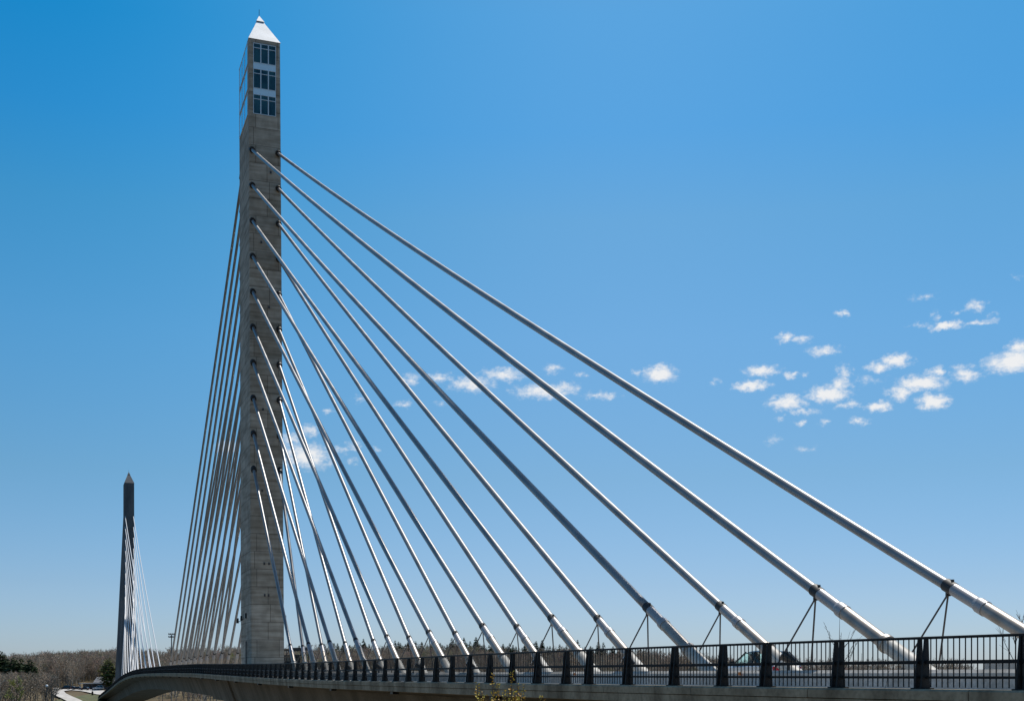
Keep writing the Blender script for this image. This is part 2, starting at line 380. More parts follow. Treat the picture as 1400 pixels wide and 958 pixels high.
# ------------------------------------------------------------------ railing
rail = thing('bridge_railing', 'dark steel picket railing with tapered posts along the near edge of the deck', 'railing', (0,0,0))
RL = -7.86
pxs = [1262,1147,1048.5,989,923,859,806,775,735.5]   # post positions read from the photo
def s_of_px(x):
    best = None
    s = -150.0
    lo, hi = -150.0, 60.0
    for _ in range(50):
        mid = (lo+hi)/2; p = P(mid, RL)
        if 700+F*p.x/p.y > x: lo = mid
        else: hi = mid
    return (lo+hi)/2
posts = [s_of_px(x) for x in pxs]
s = posts[0]-2.5
near = []
while s > -166: near.append(s); s -= 2.45
s = posts[-1]; far = []
while s < 505: s += 2.15; far.append(s)
allp = sorted(near + posts + far)
def post_mb(mb, s):
    t = tangent(s); n_ = Vector((t.y, -t.x, 0))
    z0 = D(s)
    for off in (-.085, .085):
        c = P(s+off, RL)
        # tapered plate: outer edge leans in, wide foot
        vs = []
        for (dl, h) in ((-.16,0),(.09,0),(-.045,1.06),(.045,1.06)):
            for dt in (-.022, .022): vs.append(Vector((c.x,c.y,z0+h)) + n_*dl + t*dt)
        mb.add(vs, [(0,1,3,2),(4,6,7,5),(0,2,6,4),(1,5,7,3),(0,4,5,1),(2,3,7,6)])
    c = P(s, RL-.02, .012); mb.box(c, (.36,.30,.024), Matrix.Rotation(math.atan2(t.y,t.x)-math.pi/2, 3, 'Z'))
    for h in (.05,):
        c = P(s, RL, h); 
key = sorted(allp, key=lambda s: P(s, RL).length if s > -133 else 1e5+P(s,RL).length)
for s in key[:100]:
    b = MB(); post_mb(b, s); b.build('post', M['rail'], rail)
b = MB()
for s in key[100:]: post_mb(b, s)
tag(b.build('post_row', M['rail'], rail), kind='stuff')
RS = sorted(set(stations(-166, 505, 3.0)))
def railbar(name, h, w, t):
    b = MB(); sweep(b, [(RL-w/2,h-t/2),(RL-w/2,h+t/2-.008),(RL-w/2+.008,h+t/2),(RL+w/2-.008,h+t/2),(RL+w/2,h+t/2-.008),(RL+w/2,h-t/2)], RS)
    b.build(name, M['rail'], rail)
railbar('top_rail', 1.05, .10, .055); railbar('middle_rail', .55, .09, .075); railbar('lower_rail', .24, .08, .055)
b = MB(); s = -150.0
while s < 150:
    t = tangent(s); p = P(s, RL); w = .0115
    q = P(s, RL)
    M3 = Matrix.Rotation(A20, 3, 'Z')
    b.box(P(s, RL-.02, .53), (.018,.018,.99), M3)
    s += .148 if s < 60 else .30
b.build('balusters', M['rail'], rail)

# ------------------------------------------------------------------ towers
HOLES = [61.25 - 4.13*i for i in range(10)]
W0, L0 = 3.65, 8.3
def tower(label, c, shear, flare, mt, detail=True):
    t = thing('bridge_tower', label, 'bridge tower', (c.x, c.y, 0), A20)
    def ring(h):
        k = max(0, 1 - h/74.2)
        w = W0/2*(1+.06*k); l = L0/2*(1+.04*k); sx = shear*k
        ch = .12
        f = flare*max(0, 1-h/62.0)
        pts = [(-w+ch,-l),(w-ch,-l),(w,-l+ch),(w+f*.5,l-ch),(w+f*.5-ch,l),(-w-f+ch,l),(-w-f,l-ch),(-w,-l+ch)]
        return [(x+sx, y, h) for x, y in pts]
    b = MB(); hs = [-47, -20, 0, 20, 40, 62, 74.2]; vs = []; fs = []
    for h in hs: vs += ring(h)
    for i in range(len(hs)-1):
        for k in range(8): fs.append((i*8+k, i*8+(k+1)%8, (i+1)*8+(k+1)%8, (i+1)*8+k))
    b.add(vs, fs); b.add(ring(74.2), [tuple(range(8))])
    b.build('shaft', mt, t)
    # pyramid
    w, l = W0/2+.04, L0/2+.04
    b = MB(); b.add([(-w,-l,74.2),(w,-l,74.2),(w,l,74.2),(-w,l,74.2),(-w*.24,-l*.24,77.85),(w*.24,-l*.24,77.85),(w*.24,l*.24,77.85),(-w*.24,l*.24,77.85)],
                    [(0,1,5,4),(1,2,6,5),(2,3,7,6),(3,0,4,7),(4,5,6,7),(3,2,1,0)])
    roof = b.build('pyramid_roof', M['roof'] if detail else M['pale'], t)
    b = MB(); b.box((0,0,77.9), (w*.40,l*.40,.14)); b.build('vent_gap', M['black'], roof)
    a = .25; b = MB(); b.add([(-w*a,-l*a,77.98),(w*a,-l*a,77.98),(w*a,l*a,77.98),(-w*a,l*a,77.98),(0,0,79.15)], [(0,1,4),(1,2,4),(2,3,4),(3,0,4),(3,2,1,0)])
    b.build('roof_cap', M['roof'] if detail else M['pale'], roof)
    b = MB(); b.tube([(0,0,79.0),(0,0,79.9)], .03, 6); b.build('lightning_rod', M['rod'], roof)
    if not detail: return t
    # observatory windows: three storeys, three bays on the end faces, long panes on the sides
    z0 = 65.45; fh = 2.98
    for sy in (-1, 1):
        y = sy*L0/2
        for f in range(3):
            zb = z0 + f*fh
            for c3 in range(3):
                xc = (c3-1)*.875
                fr = MB()
                for dx in (-.41, .41): fr.box((xc+dx, y+sy*.03, zb+1.14), (.06,.1,2.28))
                for dz in (.02, 1.74, 2.26): fr.box((xc, y+sy*.03, zb+dz), (.76,.098,.07))
                fo = fr.build('window', M['frame'], t)
                g = MB(); g.box((xc, y+sy*.015, zb+.88), (.76,.05,1.66)); g.build('pane', M['pane'], fo)
                g = MB(); g.box((xc, y+sy*.015, zb+2.0), (.76,.05,.46)); g.build('transom', M['pane'], fo)
            if f < 2:
                g = MB()
                for c3 in range(3): g.box(((c3-1)*.875, y+sy*.02, zb+2.63), (.87,.06,.66))
                g.build('spandrel', M['spandrel'], t)
    for sx in (-1, 1):
        x = sx*W0/2
        for f in range(3):
            zb = z0 + f*fh + .05
            fr = MB()
            for dy in (-3.45,-1.15,1.15,3.45): fr.box((x+sx*.03, dy, zb+1.27), (.1,.09,2.56))
            for dz in (.0, 2.56): fr.box((x+sx*.03, 0, zb+dz), (.098,6.8,.08))
            fo = fr.build('window', M['frame'], t)
            g = MB(); g.box((x+sx*.015, 0, zb+1.28), (.06,6.8,2.46)); g.build('pane', M['sidepane'], fo)
    return t
nt_ = tower('tall near concrete tower with glazed observatory and white pyramid top', T0, .36, 0, M['tower'])
FT = Vector((-149.5, 485, 0))
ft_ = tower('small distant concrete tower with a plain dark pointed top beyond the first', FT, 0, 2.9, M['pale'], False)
# lights clipped to the near tower
for (x, y, z) in ((-W0/2-.36,L0/2+.1,6.65),(-W0/2-.22,L0/2-2.2,6.85),(-W0/2-.06,-L0/2+3.4,7.05),(W0/2+.55,-L0/2+1.0,6.75)):
    b = MB(); b.box((x+.2,y,z), (.26,.34,.62), taper=.8); b.box((x+.2+(.2 if x<0 else -.2),y,z-.1), (.3,.08,.08)); b.build('floodlight', M['lampblack'], nt_)
for (x, z) in ((-.25,13.0),(.30,13.0),(-.2,9.3),(.25,9.3),(.05,17.2),(-.5,21.5),(.45,21.4),(-.4,31.0),(.3,43.0),(-.6,50.5),(.5,58.8)):
    b = MB(); b.box((x+.2, -L0/2*1.04-.01, z), (.20,.06,.30)); b.build('tie_recess', M['rod'], nt_)
b = MB(); b.box((-W0/2+.1, -L0/2+3.0, 1.9), (.12,.22,4.2)); b.build('conduit', M['lampblack'], nt_)

# ------------------------------------------------------------------ stay cables
def cable_path(a, e, sag, n):
    pts = []
    for i in range(n+1):
        t = i/n; p = a.lerp(e, t); p.z -= sag*4*t*(1-t); pts.append(p)
    return pts
def at_dist(pts, d):
    """point d metres before the end of the path"""
    acc = 0
    for i in range(len(pts)-1, 0, -1):
        sg = (pts[i]-pts[i-1]).length
        if acc+sg >= d: return pts[i].lerp(pts[i-1], (d-acc)/sg), i
        acc += sg
    return pts[0], 1
SEC = ['topmost','second','third','fourth','fifth','sixth','seventh','eighth','ninth','lowest']
def ordinal(i):
    return 'topmost' if i == 0 else 'lowest' if i == 9 else SEC[i] + ' from top'
LINT, LIND = 1.52, 1.08
def hole_pt(c, h, side, end, shear, lat=LINT):
    k = 1-h/74.2
    y = end*L0/2*(1+.04*k)
    p = c + NR*(side*lat + shear*k) + U*y; p.z = h; return p
COLLAR_H = 2.83
def stay(i, side, end, c, shear, label, group, scol, detail, socket_parent):
    top = hole_pt(c, HOLES[i], side, end, shear)
    inner = hole_pt(c, HOLES[i], side, 0, shear)
    pcol = P(scol, side*LIND, COLLAR_H)
    h0 = (Vector((pcol.x,pcol.y,0))-Vector((top.x,top.y,0))).length
    slope = (top.z-pcol.z)/h0*(.965 if i < 5 else .99)
    ext = (COLLAR_H-.05)/slope
    dh = Vector((pcol.x-top.x, pcol.y-top.y, 0)).normalized()
    bot = pcol + dh*ext; bot.z = pcol.z - (COLLAR_H-.05)
    hl = (Vector((bot.x,bot.y,0))-Vector((top.x,top.y,0))).length
    top = top + (inner-top).normalized()*.25*(1 if end < 0 else 1)
    top.z += .1
    sag = .57*(hl/117)**2
    pts = cable_path(top, bot, sag, 120 if detail == 2 else 24)
    t = thing('stay_cable', label, 'stay cable', (bot.x, bot.y, bot.z), 0, group)
    O = Vector((bot.x, bot.y, bot.z))
    def rel(q): return [p-O for p in q]
    if detail == 0:
        b = MB(); b.tube(rel(pts), .145, 6); b.build('pipe', M['whitestay'], t)
        return t
    # how far up the cable its collar sits: 2.85 m above the kerb line
    d = 0
    for j in range(len(pts)-1, 0, -1):
        if pts[j-1].z - bot.z > COLLAR_H-.05:
            q = (COLLAR_H-.05-(pts[j].z-bot.z))/(pts[j-1].z-pts[j].z); d += (pts[j-1]-pts[j]).length*q; break
        d += (pts[j]-pts[j-1]).length
    pc, idx = at_dist(pts, d)
    n = 36 if detail == 2 else 12
    b = MB(); b.tube(rel(pts[:idx]+[pc]), .168, 26 if detail == 2 else 14); b.build('pipe', M['steel'], t)
    f = [at_dist(pts, d*q)[0] for q in (1.045, .985, .78, .755, .42, .395, .0)]
    b = MB(); b.tube(rel([f[0],f[1]]), .198, n)
    dirv = (f[1]-f[0]).normalized(); up = Vector((0,0,1)); up = (up-dirv*up.dot(dirv)).normalized()
    if detail == 2: b.box(rel([(f[0]+f[1])/2 + up*.205])[0], (.08,.10,.07)); b.box(rel([(f[0]+f[1])/2 - up*.22])[0], (.12,.12,.12))
    b.build('collar', M['black'], t)
    b = MB(); g1 = f[1].lerp(f[2],.80); g2 = f[1].lerp(f[2],.90)
    b.tube(rel([f[1], g1]), .188, n, cap=False); b.tube(rel([g1, g2]), [.188,.226], n, cap=False); b.tube(rel([g2, f[3]]), .227, n); b.build('sleeve', M['sleeve'], t)
    b = MB(); b.tube(rel([f[3], f[4]]), .208, n); b.build('guide_pipe', M['guide'], t)
    b = MB(); b.tube(rel([f[4], f[5]]), .275, n); b.build('flange', M['guide'], t)
    b = MB(); b.tube(rel([f[5], f[5].lerp(f[6],.5), f[6] + (f[6]-f[5]).normalized()*.3]), [.23,.25,.30], n); b.build('anchor_cone', M['grout'], t)
    if detail == 2:
        pk = f[1].lerp(f[0], .5) - up*.2
        for sg in (-1, 1):
            ax = (Vector((top.x,top.y,0))-Vector((bot.x,bot.y,0))).normalized()
            foot = pk + ax*1.5 + NR*sg*.8; foot.z = bot.z + .0
            b = MB(); b.tube(rel([pk, pk.lerp(foot,.5), foot]), .029, 8); b.build('brace_rod', M['rod'], t)
    # dark socket where the cable leaves the tower
    b = MB(); inv = socket_parent.matrix_basis.inverted()
    face = hole_pt(c, HOLES[i], side, end, shear)
    p0 = pts[0]; p1 = pts[0] + (pts[1]-pts[0]).normalized()*.62
    q0 = inv @ p0; q1 = inv @ p1
    b.tube([q0,q1,q1,q0.lerp(q1,.6)], [.34,.34,.25,.25], 14, cap=False, smooth=False); b.build('cable_socket', M['black'], socket_parent)
    return t
for o_, c_ in ((nt_, T0), (ft_, FT)):
    o_.matrix_basis = Matrix.Translation((c_.x, c_.y, 0)) @ Matrix.Rotation(A20, 4, 'Z')
def s_for(px, l, h=0.0):
    lo, hi = -160.0, 300.0
    for _ in range(60):
        m_ = (lo+hi)/2; p = P(m_, l, h)
        if p.y < 1 or 700+F*p.x/p.y > px: lo = m_
        else: hi = m_
    return (lo+hi)/2
COLX = {-1: [1120,888,756,661,587,530,487,451,422,397], 1: [1303,988,819,708,623,560,511,472,440,414]}
collar_s = {}
for i in range(10):
    for side in (-1, 1):
        row = 'nearer row' if side < 0 else 'farther row'
        sn = s_for(COLX[side][i], side*LIND, COLLAR_H); collar_s[(i,side)] = sn
        stay(i, side, -1, T0, .36, 'silver stay cable, %s in the %s right of the near tower' % (ordinal(i), row), 'stay cables right of the near tower', sn, 2, nt_)
        row = 'left row' if side < 0 else 'right row'
        stay(i, side, 1, T0, .36, 'grey stay cable, %s in the %s behind the near tower' % (ordinal(i), row), 'stay cables behind the near tower', L0/2 + 23.0 + 9.45*(9-i), 1, nt_)
        s_far = (FT-T0).length - (L0/2 + 20 + 18.0*(9-i))
        stay(i, side, -1, FT, 0, 'thin white stay cable, %s in the %s of the distant tower' % (ordinal(i), row), 'stay cables of the distant tower', s_far, 0, ft_)

# floodlights and covers between the stays
fl = thing('median_floodlight', 'small black floodlight on the median', 'floodlight', (0,0,0), 0, 'floodlights on the median among the stays')
b = MB(); b.box((0,0,.05), (.24,.24,.1)); b.tube([(0,0,.1),(0,0,.50)], .04, 6); b.build('stand', M['lampblack'], fl)
b = MB(); b.tube([(0,.2,.48),(0,-.02,.62),(0,-.2,.74)], [.11,.16,.185], 12); hd = b.build('head', M['lampblack'], fl)
b = MB(); b.tube([(0,-.205,.743),(0,-.225,.758)], .16, 12); b.build('lens', M['lampglass'], hd)
for i in range(10):
    s = collar_s[(i,-1)] + 1.0
    p = P(s, -1.45, .20)
    rz = A20 + math.pi + .9
    lab = 'black median floodlight by the foot of the %s stay, nearer row' % ordinal(i)
    if i == 0: fl.location = p; fl.rotation_euler = (0,0,rz); fl['label'] = lab
    else: dup(fl, p, rz, lab)
def slab(name, label, cat, s0, s1, l0, l1, h0, h1, mt):
    t = MB(); sweep(t, [(l0,h0),(l0+.02,h1-.05),(l0+.06,h1),(l1-.06,h1),(l1-.02,h1-.05),(l1,h0)], [s0,s1]); return tag(t.build(name, mt, None), label, cat)
b = MB(); sweep(b, [(-1.95,.2),(1.95,.2),(1.95,-.14),(-1.95,-.14)], stations(-164,-8,4)); b.build('median_slab', M['barrier'], deck)
b = MB(); sweep(b, [(-1.95,.2),(1.95,.2),(1.95,-.14),(-1.95,-.14)], stations(8,500,4)); b.build('median_slab', M['barrier'], deck)
slab('anchor_cover', 'pale concrete cover block behind the railing at the right edge of photo', 'concrete block', -125.2, -123.0, .2, 1.5, .19, .66, M['barrier'])
slab('junction_cabinet', 'low dark grey steel cabinet just right of the pale cover block', 'cabinet', -125.9, -125.25, .3, 1.2, .19, .6, M['rod'])

# ------------------------------------------------------------------ terrain
import numpy as np
nr = np.random.RandomState(5)
zt = lerp_table([(-3000,-2),(-40,-1.75),(4,-1.75),(9,-2.2),(14,-3.2),(40,-9),(90,-20),(150,-37),(180,-47),(385,-47),(405,-40),(432,-15),(470,-10.8),
                 (500,-9),(540,-7.1),(600,-6.3),(700,-4.5),(800,0),(1000,2),(2500,4),(9000,4)])
ridge_px = lerp_table([(-400,893),(0,893),(60,897),(100,895),(160,890),(235,888),(300,885),(400,884),(480,881),(620,880),(750,884),(830,886),(880,890),(930,896),(990,900),(1100,906),(1250,910),(2000,912)])
def H(x, y):
    h = zt(y)
    if y > 560:
        k = min(1, (y-560)/240.0); k = k*k*(3-2*k)
        px = 700 + F*x/800.0
        crest = (922-ridge_px(px))*800/F - 14.0
        h = h*(1-k) + crest*k
        if y > 950: h -= min(8, (y-950)*.02)
    return h + .25*math.sin(x*.11+y*.07)*min(1, max(0, (abs(x)+abs(y)-40)/60))
gx = sorted(set([-9000,-5000,-3000,-2000,-1400] + list(range(-1000,1001,25)) + list(range(-40,41,4)) + [1400,2000,3000,5000,9000]))
gy = sorted(set([-3000,-1500,-700,-300,-150,-80] + list(range(-40,60,4)) + list(range(60,1001,12)) + [1050,1120,1250,1500,2000,3000,5000,9000]))
b = MB(); vs = [(x,y,H(x,y)) for y in gy for x in gx]; nx = len(gx)
b.add(vs, [(j*nx+i, j*nx+i+1, (j+1)*nx+i+1, (j+1)*nx+i) for j in range(len(gy)-1) for i in range(nx-1)], True)
M['ground'] = mat('ground_litter', (.1,.08,.05), .95, spec=.1)
noise_color(M['ground'], (.085,.062,.040), (.15,.125,.075), .08, 10, lo=.3, hi=.7)
tag(b.build('ground', M['ground']), kind='structure')
M['water'] = mat('river_water', (.02,.04,.045), .08, spec=.6)
b = MB(); b.add([(-9000,160,-42),(9000,160,-42),(9000,420,-42),(-9000,420,-42)], [(0,1,2,3)])
tag(b.build('river', M['water']), kind='structure')
M['lane'] = mat('far_road_gravel', (.42,.40,.37), .9); noise_color(M['lane'], (.36,.34,.31), (.50,.48,.45), .4, 5)
M['lawn'] = mat('spring_lawn', (.10,.12,.03), .95); noise_color(M['lawn'], (.05,.06,.02), (.10,.10,.035), .25, 7)
def strip(name, pts, w, mt, lift):
    b = MB(); vs = []; out = []
    for i in range(len(pts)-1):
        for k in range(8):
            t = k/8; out.append((pts[i][0]*(1-t)+pts[i+1][0]*t, pts[i][1]*(1-t)+pts[i+1][1]*t))
    out.append(pts[-1])
    m = len(out); C = 5
    for i in range(m):
        a = Vector(out[max(0,i-1)]); c = Vector(out[min(m-1,i+1)]); d = (c-a).normalized(); n_ = Vector((d.y,-d.x))
        for k in range(C):
            q = Vector(out[i]) + n_*w*(k/(C-1)-.5); vs.append((q.x, q.y, H(q.x,q.y)+lift))
    b.add(vs, [(i*C+k, i*C+k+1, (i+1)*C+k+1, (i+1)*C+k) for i in range(m-1) for k in range(C-1)], True)
    return tag(b.build(name, mt), kind='structure')
strip('lawn', [(-176,485),(-152,485)], 110, M['lawn'], .25)
strip('gravel_road', [(-232,592),(-212,575),(-196,556),(-183,540),(-168,516),(-150,500)], 9, M['lane'], .55)
strip('gravel_drive', [(-197,552),(-194,530),(-187,513),(-178,495),(-165,470)], 5.5, M['lane'], .62)

# ------------------------------------------------------------------ trees
def tri_mesh(name, V, T, mt, tint=None):
    me = bpy.data.meshes.new(name)
    me.vertices.add(len(V)); me.vertices.foreach_set('co', V.astype(np.float32).ravel())
    me.loops.add(len(T)*3); me.loops.foreach_set('vertex_index', T.astype(np.int32).ravel())
    me.polygons.add(len(T)); me.polygons.foreach_set('loop_start', np.arange(0, len(T)*3, 3, dtype=np.int32))
    if tint is not None:
        at = me.attributes.new('tint', 'FLOAT_COLOR', 'POINT')
        at.data.foreach_set('color', tint.astype(np.float32).ravel())
    me.update(calc_edges=True); me.validate()
    me.materials.append(mt)
    return me
def stick(V, T, a, b_, ra, rb):
    d = (b_-a); d = d/np.linalg.norm(d); u = np.cross(d, [.3,.5,.81]); u /= np.linalg.norm(u); w = np.cross(d, u)
    o = len(V)
    for p, r in ((a,ra),(b_,rb)):
        for k in range(3):
            t = 2*math.pi*k/3; V.append(p + (u*math.cos(t)+w*math.sin(t))*r)
    for k in range(3):
        k2 = (k+1)%3; T.append((o+k,o+k2,o+3+k2)); T.append((o+k,o+3+k2,o+3+k))
def bare_tree(seed, h=13.0, twigs=3, tw=.05):
    """returns (trunk V,T), (crown V,T): a leafless tree with ascending limbs and a haze of twigs"""
    r = np.random.RandomState(seed); V = []; T = []; Vc = []; Tc = []
    p = np.array([0,0,-.6]); pts = [p]
    for k in range(6):
        p = p + np.array([r.uniform(-.3,.3), r.uniform(-.3,.3), (h*.86+.6)/6]); pts.append(p)
    rad = [.19*h/13*(1-.85*k/6) for k in range(7)]
    for k in range(6): stick(V, T, pts[k], pts[k+1], rad[k], rad[k+1])
    nl = 15
    for j in range(nl):
        f = .25 + .73*(j+r.rand())/nl; kk = min(5, int(f*6)); q = pts[kk] + (pts[kk+1]-pts[kk])*(f*6-kk)
        az = j*2.4 + r.uniform(-.5,.5); el = r.uniform(.55,1.15); ln = h*(.14+.24*(1-f)+.04*r.rand())*1.15
        d = np.array([math.cos(az)*math.cos(el), math.sin(az)*math.cos(el), math.sin(el)])
        m1 = q + d*ln*.5; d2 = d + np.array([r.uniform(-.3,.3), r.uniform(-.3,.3), .25]); d2 /= np.linalg.norm(d2); e = m1 + d2*ln*.5
        stick(V, T, q, m1, .065*h/13, .045*h/13); stick(V, T, m1, e, .045*h/13, .018*h/13)
        for g in range(5):
            t = .3+.7*r.rand(); bq = (q+(m1-q)*t*2) if t < .5 else (m1+(e-m1)*(t-.5)*2)
            dd = d + r.uniform(-.8,.8,3) + np.array([0,0,.35]); dd /= np.linalg.norm(dd); l2 = h*.10*r.uniform(.6,1.3); be = bq + dd*l2
            stick(V, T, bq, be, .022*h/13, .008)
            for z in range(twigs):
                t2 = r.rand(); tq = bq + (be-bq)*t2; td = dd + r.uniform(-.9,.9,3) + np.array([0,0,.25]); td /= np.linalg.norm(td)
                l3 = h*.06*r.uniform(.6,1.5); sd_ = np.cross(td, r.uniform(-1,1,3)); sd_ /= np.linalg.norm(sd_)
                o = len(Vc); Vc += [tq - sd_*tw, tq + sd_*tw, tq + td*l3]; Tc.append((o,o+1,o+2))
                if z == 0:
                    o = len(Vc); Vc += [tq + td*l3*.4 - sd_*tw*.7, tq + td*l3*.4 + sd_*tw*.7, tq + td*l3*.5 + r.uniform(-.5,.5,3)]; Tc.append((o,o+1,o+2))
    return (np.array(V), np.array(T)), (np.array(Vc), np.array(Tc))
def conifer(seed, h=15.0, w=3.2, pine=False, dens=1.0):
    r = np.random.RandomState(seed); V = []; T = []; Vc = []; Tc = []
    stick(V, T, np.array([0,0,-.6]), np.array([.1,0,h*.55]), .2, .12); stick(V, T, np.array([.1,0,h*.55]), np.array([0,.1,h]), .12, .02)
    lv = 24
    for j in range(lv):
        f = (j+.3*r.rand())/lv; z = h*(.12+.87*f)
        if pine: R0 = w*(.55+.45*math.sin(math.pi*min(1, f*1.15+.05)))*(1 if f < .8 else (1-f)/.2*.7+.3)
        else: R0 = w*(1-f)**.85+.12
        nb = 6 if f < .75 else 4
        for k in range(nb):
            if r.rand() < .14: continue
            az = k*2*math.pi/nb + j*1.1 + r.uniform(-.35,.35); R1 = R0*r.uniform(.55,1.12)
            base = np.array([0,0,z]); tip = np.array([math.cos(az)*R1, math.sin(az)*R1, z + R1*(r.uniform(-.32,.05) if not pine else r.uniform(.0,.35))])
            stick(V, T, base, tip, .04, .012)
            sd_ = np.array([-math.sin(az), math.cos(az), 0])
            for q in range(5):
                t = .25 + .75*(q+r.rand())/5; c = base + (tip-base)*t; sz = (R0*.22*(1.25-t*.6)*r.uniform(.7,1.4) + .12)*dens
                for s_ in (-1,1):
                    o = len(Vc); e = c + sd_*s_*sz*1.5 + (tip-base)/max(R1,.01)*sz*.8 + np.array([0,0,r.uniform(-.3,.12)*sz*2])
                    Vc += [c + np.array([0,0,.10*sz]), c + (tip-base)/max(R1,.01)*sz*.75 + np.array([0,0,-.22*sz]), e]; Tc.append((o,o+1,o+2))
                o = len(Vc); Vc += [c - sd_*sz*.45, c + sd_*sz*.45, c + np.array([0,0,sz*r.uniform(.4,1.0)]) + (tip-base)/max(R1,.01)*sz*.5]; Tc.append((o,o+1,o+2))
    return (np.array(V), np.array(T)), (np.array(Vc), np.array(Tc))

def tint_mat(name, rough=.9):
    m = mat(name, (.1,.08,.06), rough, spec=.15); at = N(m, 'ShaderNodeAttribute'); at.attribute_name = 'tint'
    L(m, at.outputs['Color'], m.node_tree.nodes['Principled BSDF'].inputs['Base Color']); return m
M['wood'] = tint_mat('bare_wood_bark')
M['bark'] = mat('bare_bark', (.12,.10,.08), .9, spec=.15); noise_color(M['bark'], (.08,.065,.05), (.17,.15,.12), 1.2, 5)
M['twig'] = mat('bare_twigs', (.15,.115,.085), .9, spec=.1); noise_color(M['twig'], (.32,.25,.19), (.48,.39,.30), .5, 4)
M['twig2'] = mat('budding_twigs', (.17,.17,.05), .9, spec=.1); noise_color(M['twig2'], (.26,.26,.08), (.40,.40,.14), .6, 4)
M['needle'] = mat('conifer_needles', (.03,.05,.02), .85, spec=.2); noise_color(M['needle'], (.018,.036,.014), (.060,.088,.030), .7, 5)
M['needle2'] = mat('pine_needles', (.06,.08,.03), .85, spec=.2); noise_color(M['needle2'], (.08,.10,.03), (.15,.16,.05), .9, 5)
BT = [bare_tree(100+i, 13.0, 4, .065) for i in range(6)]
def crown_px(x, y): return 700 + F*x/y
def clear(x, y):
    px = crown_px(x, y)
    if y < 592 and 74 < px < 166: return True
    if abs((x-T0.x)*NR.x + (y-T0.y)*NR.y + 0) < 13 and y < 635: return True
    return False
# far wood: too many bare trees to count, one mass
VV = []; TT = []; CC = []; off = 0
spots = []
tries = 0
while len(spots) < 3600 and tries < 30000:
    tries += 1
    y = 440 + 430*nr.rand()**.9
    px = nr.uniform(-90, 1330)
    x = (px-700)/F*y
    if px > 330 and y < 640 and nr.rand() < .8: continue
    if px > 1000 and nr.rand() < .4: continue
    if clear(x, y): continue
    spots.append((x, y))
for q in range(900):
    y = nr.uniform(592, 800); px = nr.uniform(55, 190); x = (px-700)/F*y
    if not clear(x, y): spots.append((x, y))
for (x, y) in spots:
    (tv, tt), (cv, ct) = BT[nr.randint(6)]
    V = np.vstack([tv, cv]); T = np.vstack([tt, ct+len(tv)])
    a = nr.uniform(0, 6.28); sc = nr.uniform(.72, 1.12)
    if crown_px(x, y) < 74 and y < 612: sc = max(.3, ((922-nr.uniform(917,927))*y/F - H(x,y))/13.0)
    if y > 740 and 390 < crown_px(x, y) < 870: sc *= .60
    wd = nr.uniform(.9, 1.25)
    c, s_ = math.cos(a), math.sin(a)
    Q = np.empty_like(V); Q[:,0] = (V[:,0]*c - V[:,1]*s_)*sc*wd + x; Q[:,1] = (V[:,0]*s_ + V[:,1]*c)*sc*wd + y; Q[:,2] = V[:,2]*sc + H(x,y)
    k = nr.rand(); v = nr.uniform(.62, 1.18)
    base = np.array([.44,.34,.25]) if k < .6 else np.array([.43,.37,.28]) if k < .86 else np.array([.46,.31,.26]) if k < .96 else np.array([.33,.33,.16])
    tc_ = np.ones((len(V),4)); tc_[:,:3] = base*v; tc_[:len(tv),:3] = np.array([.33,.30,.26])*v
    VV.append(Q); TT.append(T+off); CC.append(tc_); off += len(V)
me = tri_mesh('far_wood', np.vstack(VV), np.vstack(TT), M['wood'], np.vstack(CC))
o = bpy.data.objects.new('far_wood', me); COL.objects.link(o)
tag(o, 'brown leafless woodland massed along the far river bank', 'woodland', kind='stuff')

def tree_proto(name, gen, mats, label, cat, group, scale=1):
    (tv, tt), (cv, ct) = gen
    t = thing(name, label, cat, (0,0,-500), 0, group)
    a = bpy.data.objects.new('trunk', tri_mesh('trunk', tv, tt, mats[0])); COL.objects.link(a); a.parent = t
    c = bpy.data.objects.new('crown', tri_mesh('crown', cv, ct, mats[1])); COL.objects.link(c); c.parent = t
    t['fresh'] = 1
    return t
def plant(proto, x, y, sc, label=None, z=None, wide=1.0):
    rz = rng.uniform(0, 6.28); loc = (x, y, H(x,y) if z is None else z)
    if proto.get('fresh'):
        del proto['fresh']; proto.location = loc; proto.rotation_euler = (0,0,rz); proto.scale = (sc*wide,sc*wide,sc)
        if label: proto['label'] = label
        return proto
    return dup(proto, loc, rz, label, scale=(sc*wide,sc*wide,sc))
def at_px(px, y): return (px-700)/F*y
# conifers along the ridge
lab = 'small dark conifer spiking above the far wooded ridge right of the near tower'
cps = [tree_proto('conifer', conifer(300+i, 15, 3.4, False, 1.7), (M['bark'], M['needle']), lab, 'conifer', 'dark conifers along the far ridge') for i in range(4)]
rr = random.Random(3)
n_ = 0
px = 396.0
while px < 1000:
    y = rr.uniform(800, 860)
    x = at_px(px, y)
    plant(cps[n_ % 4], x, y, rr.uniform(.85,1.15)*(1.22 if rr.random() < .12 else 1)*(.9 if px > 860 else 1), None); n_ += 1
    px += rr.uniform(1.8, 4.6)
lab2 = 'dark evergreen at the top of the far wood left of the near tower'
for q in range(22):
    px = rr.choice([rr.uniform(60,166), rr.uniform(226,326)])
    y = rr.uniform(800, 860); plant(cps[q % 4], at_px(px,y), y, rr.uniform(.55,.85), lab2)
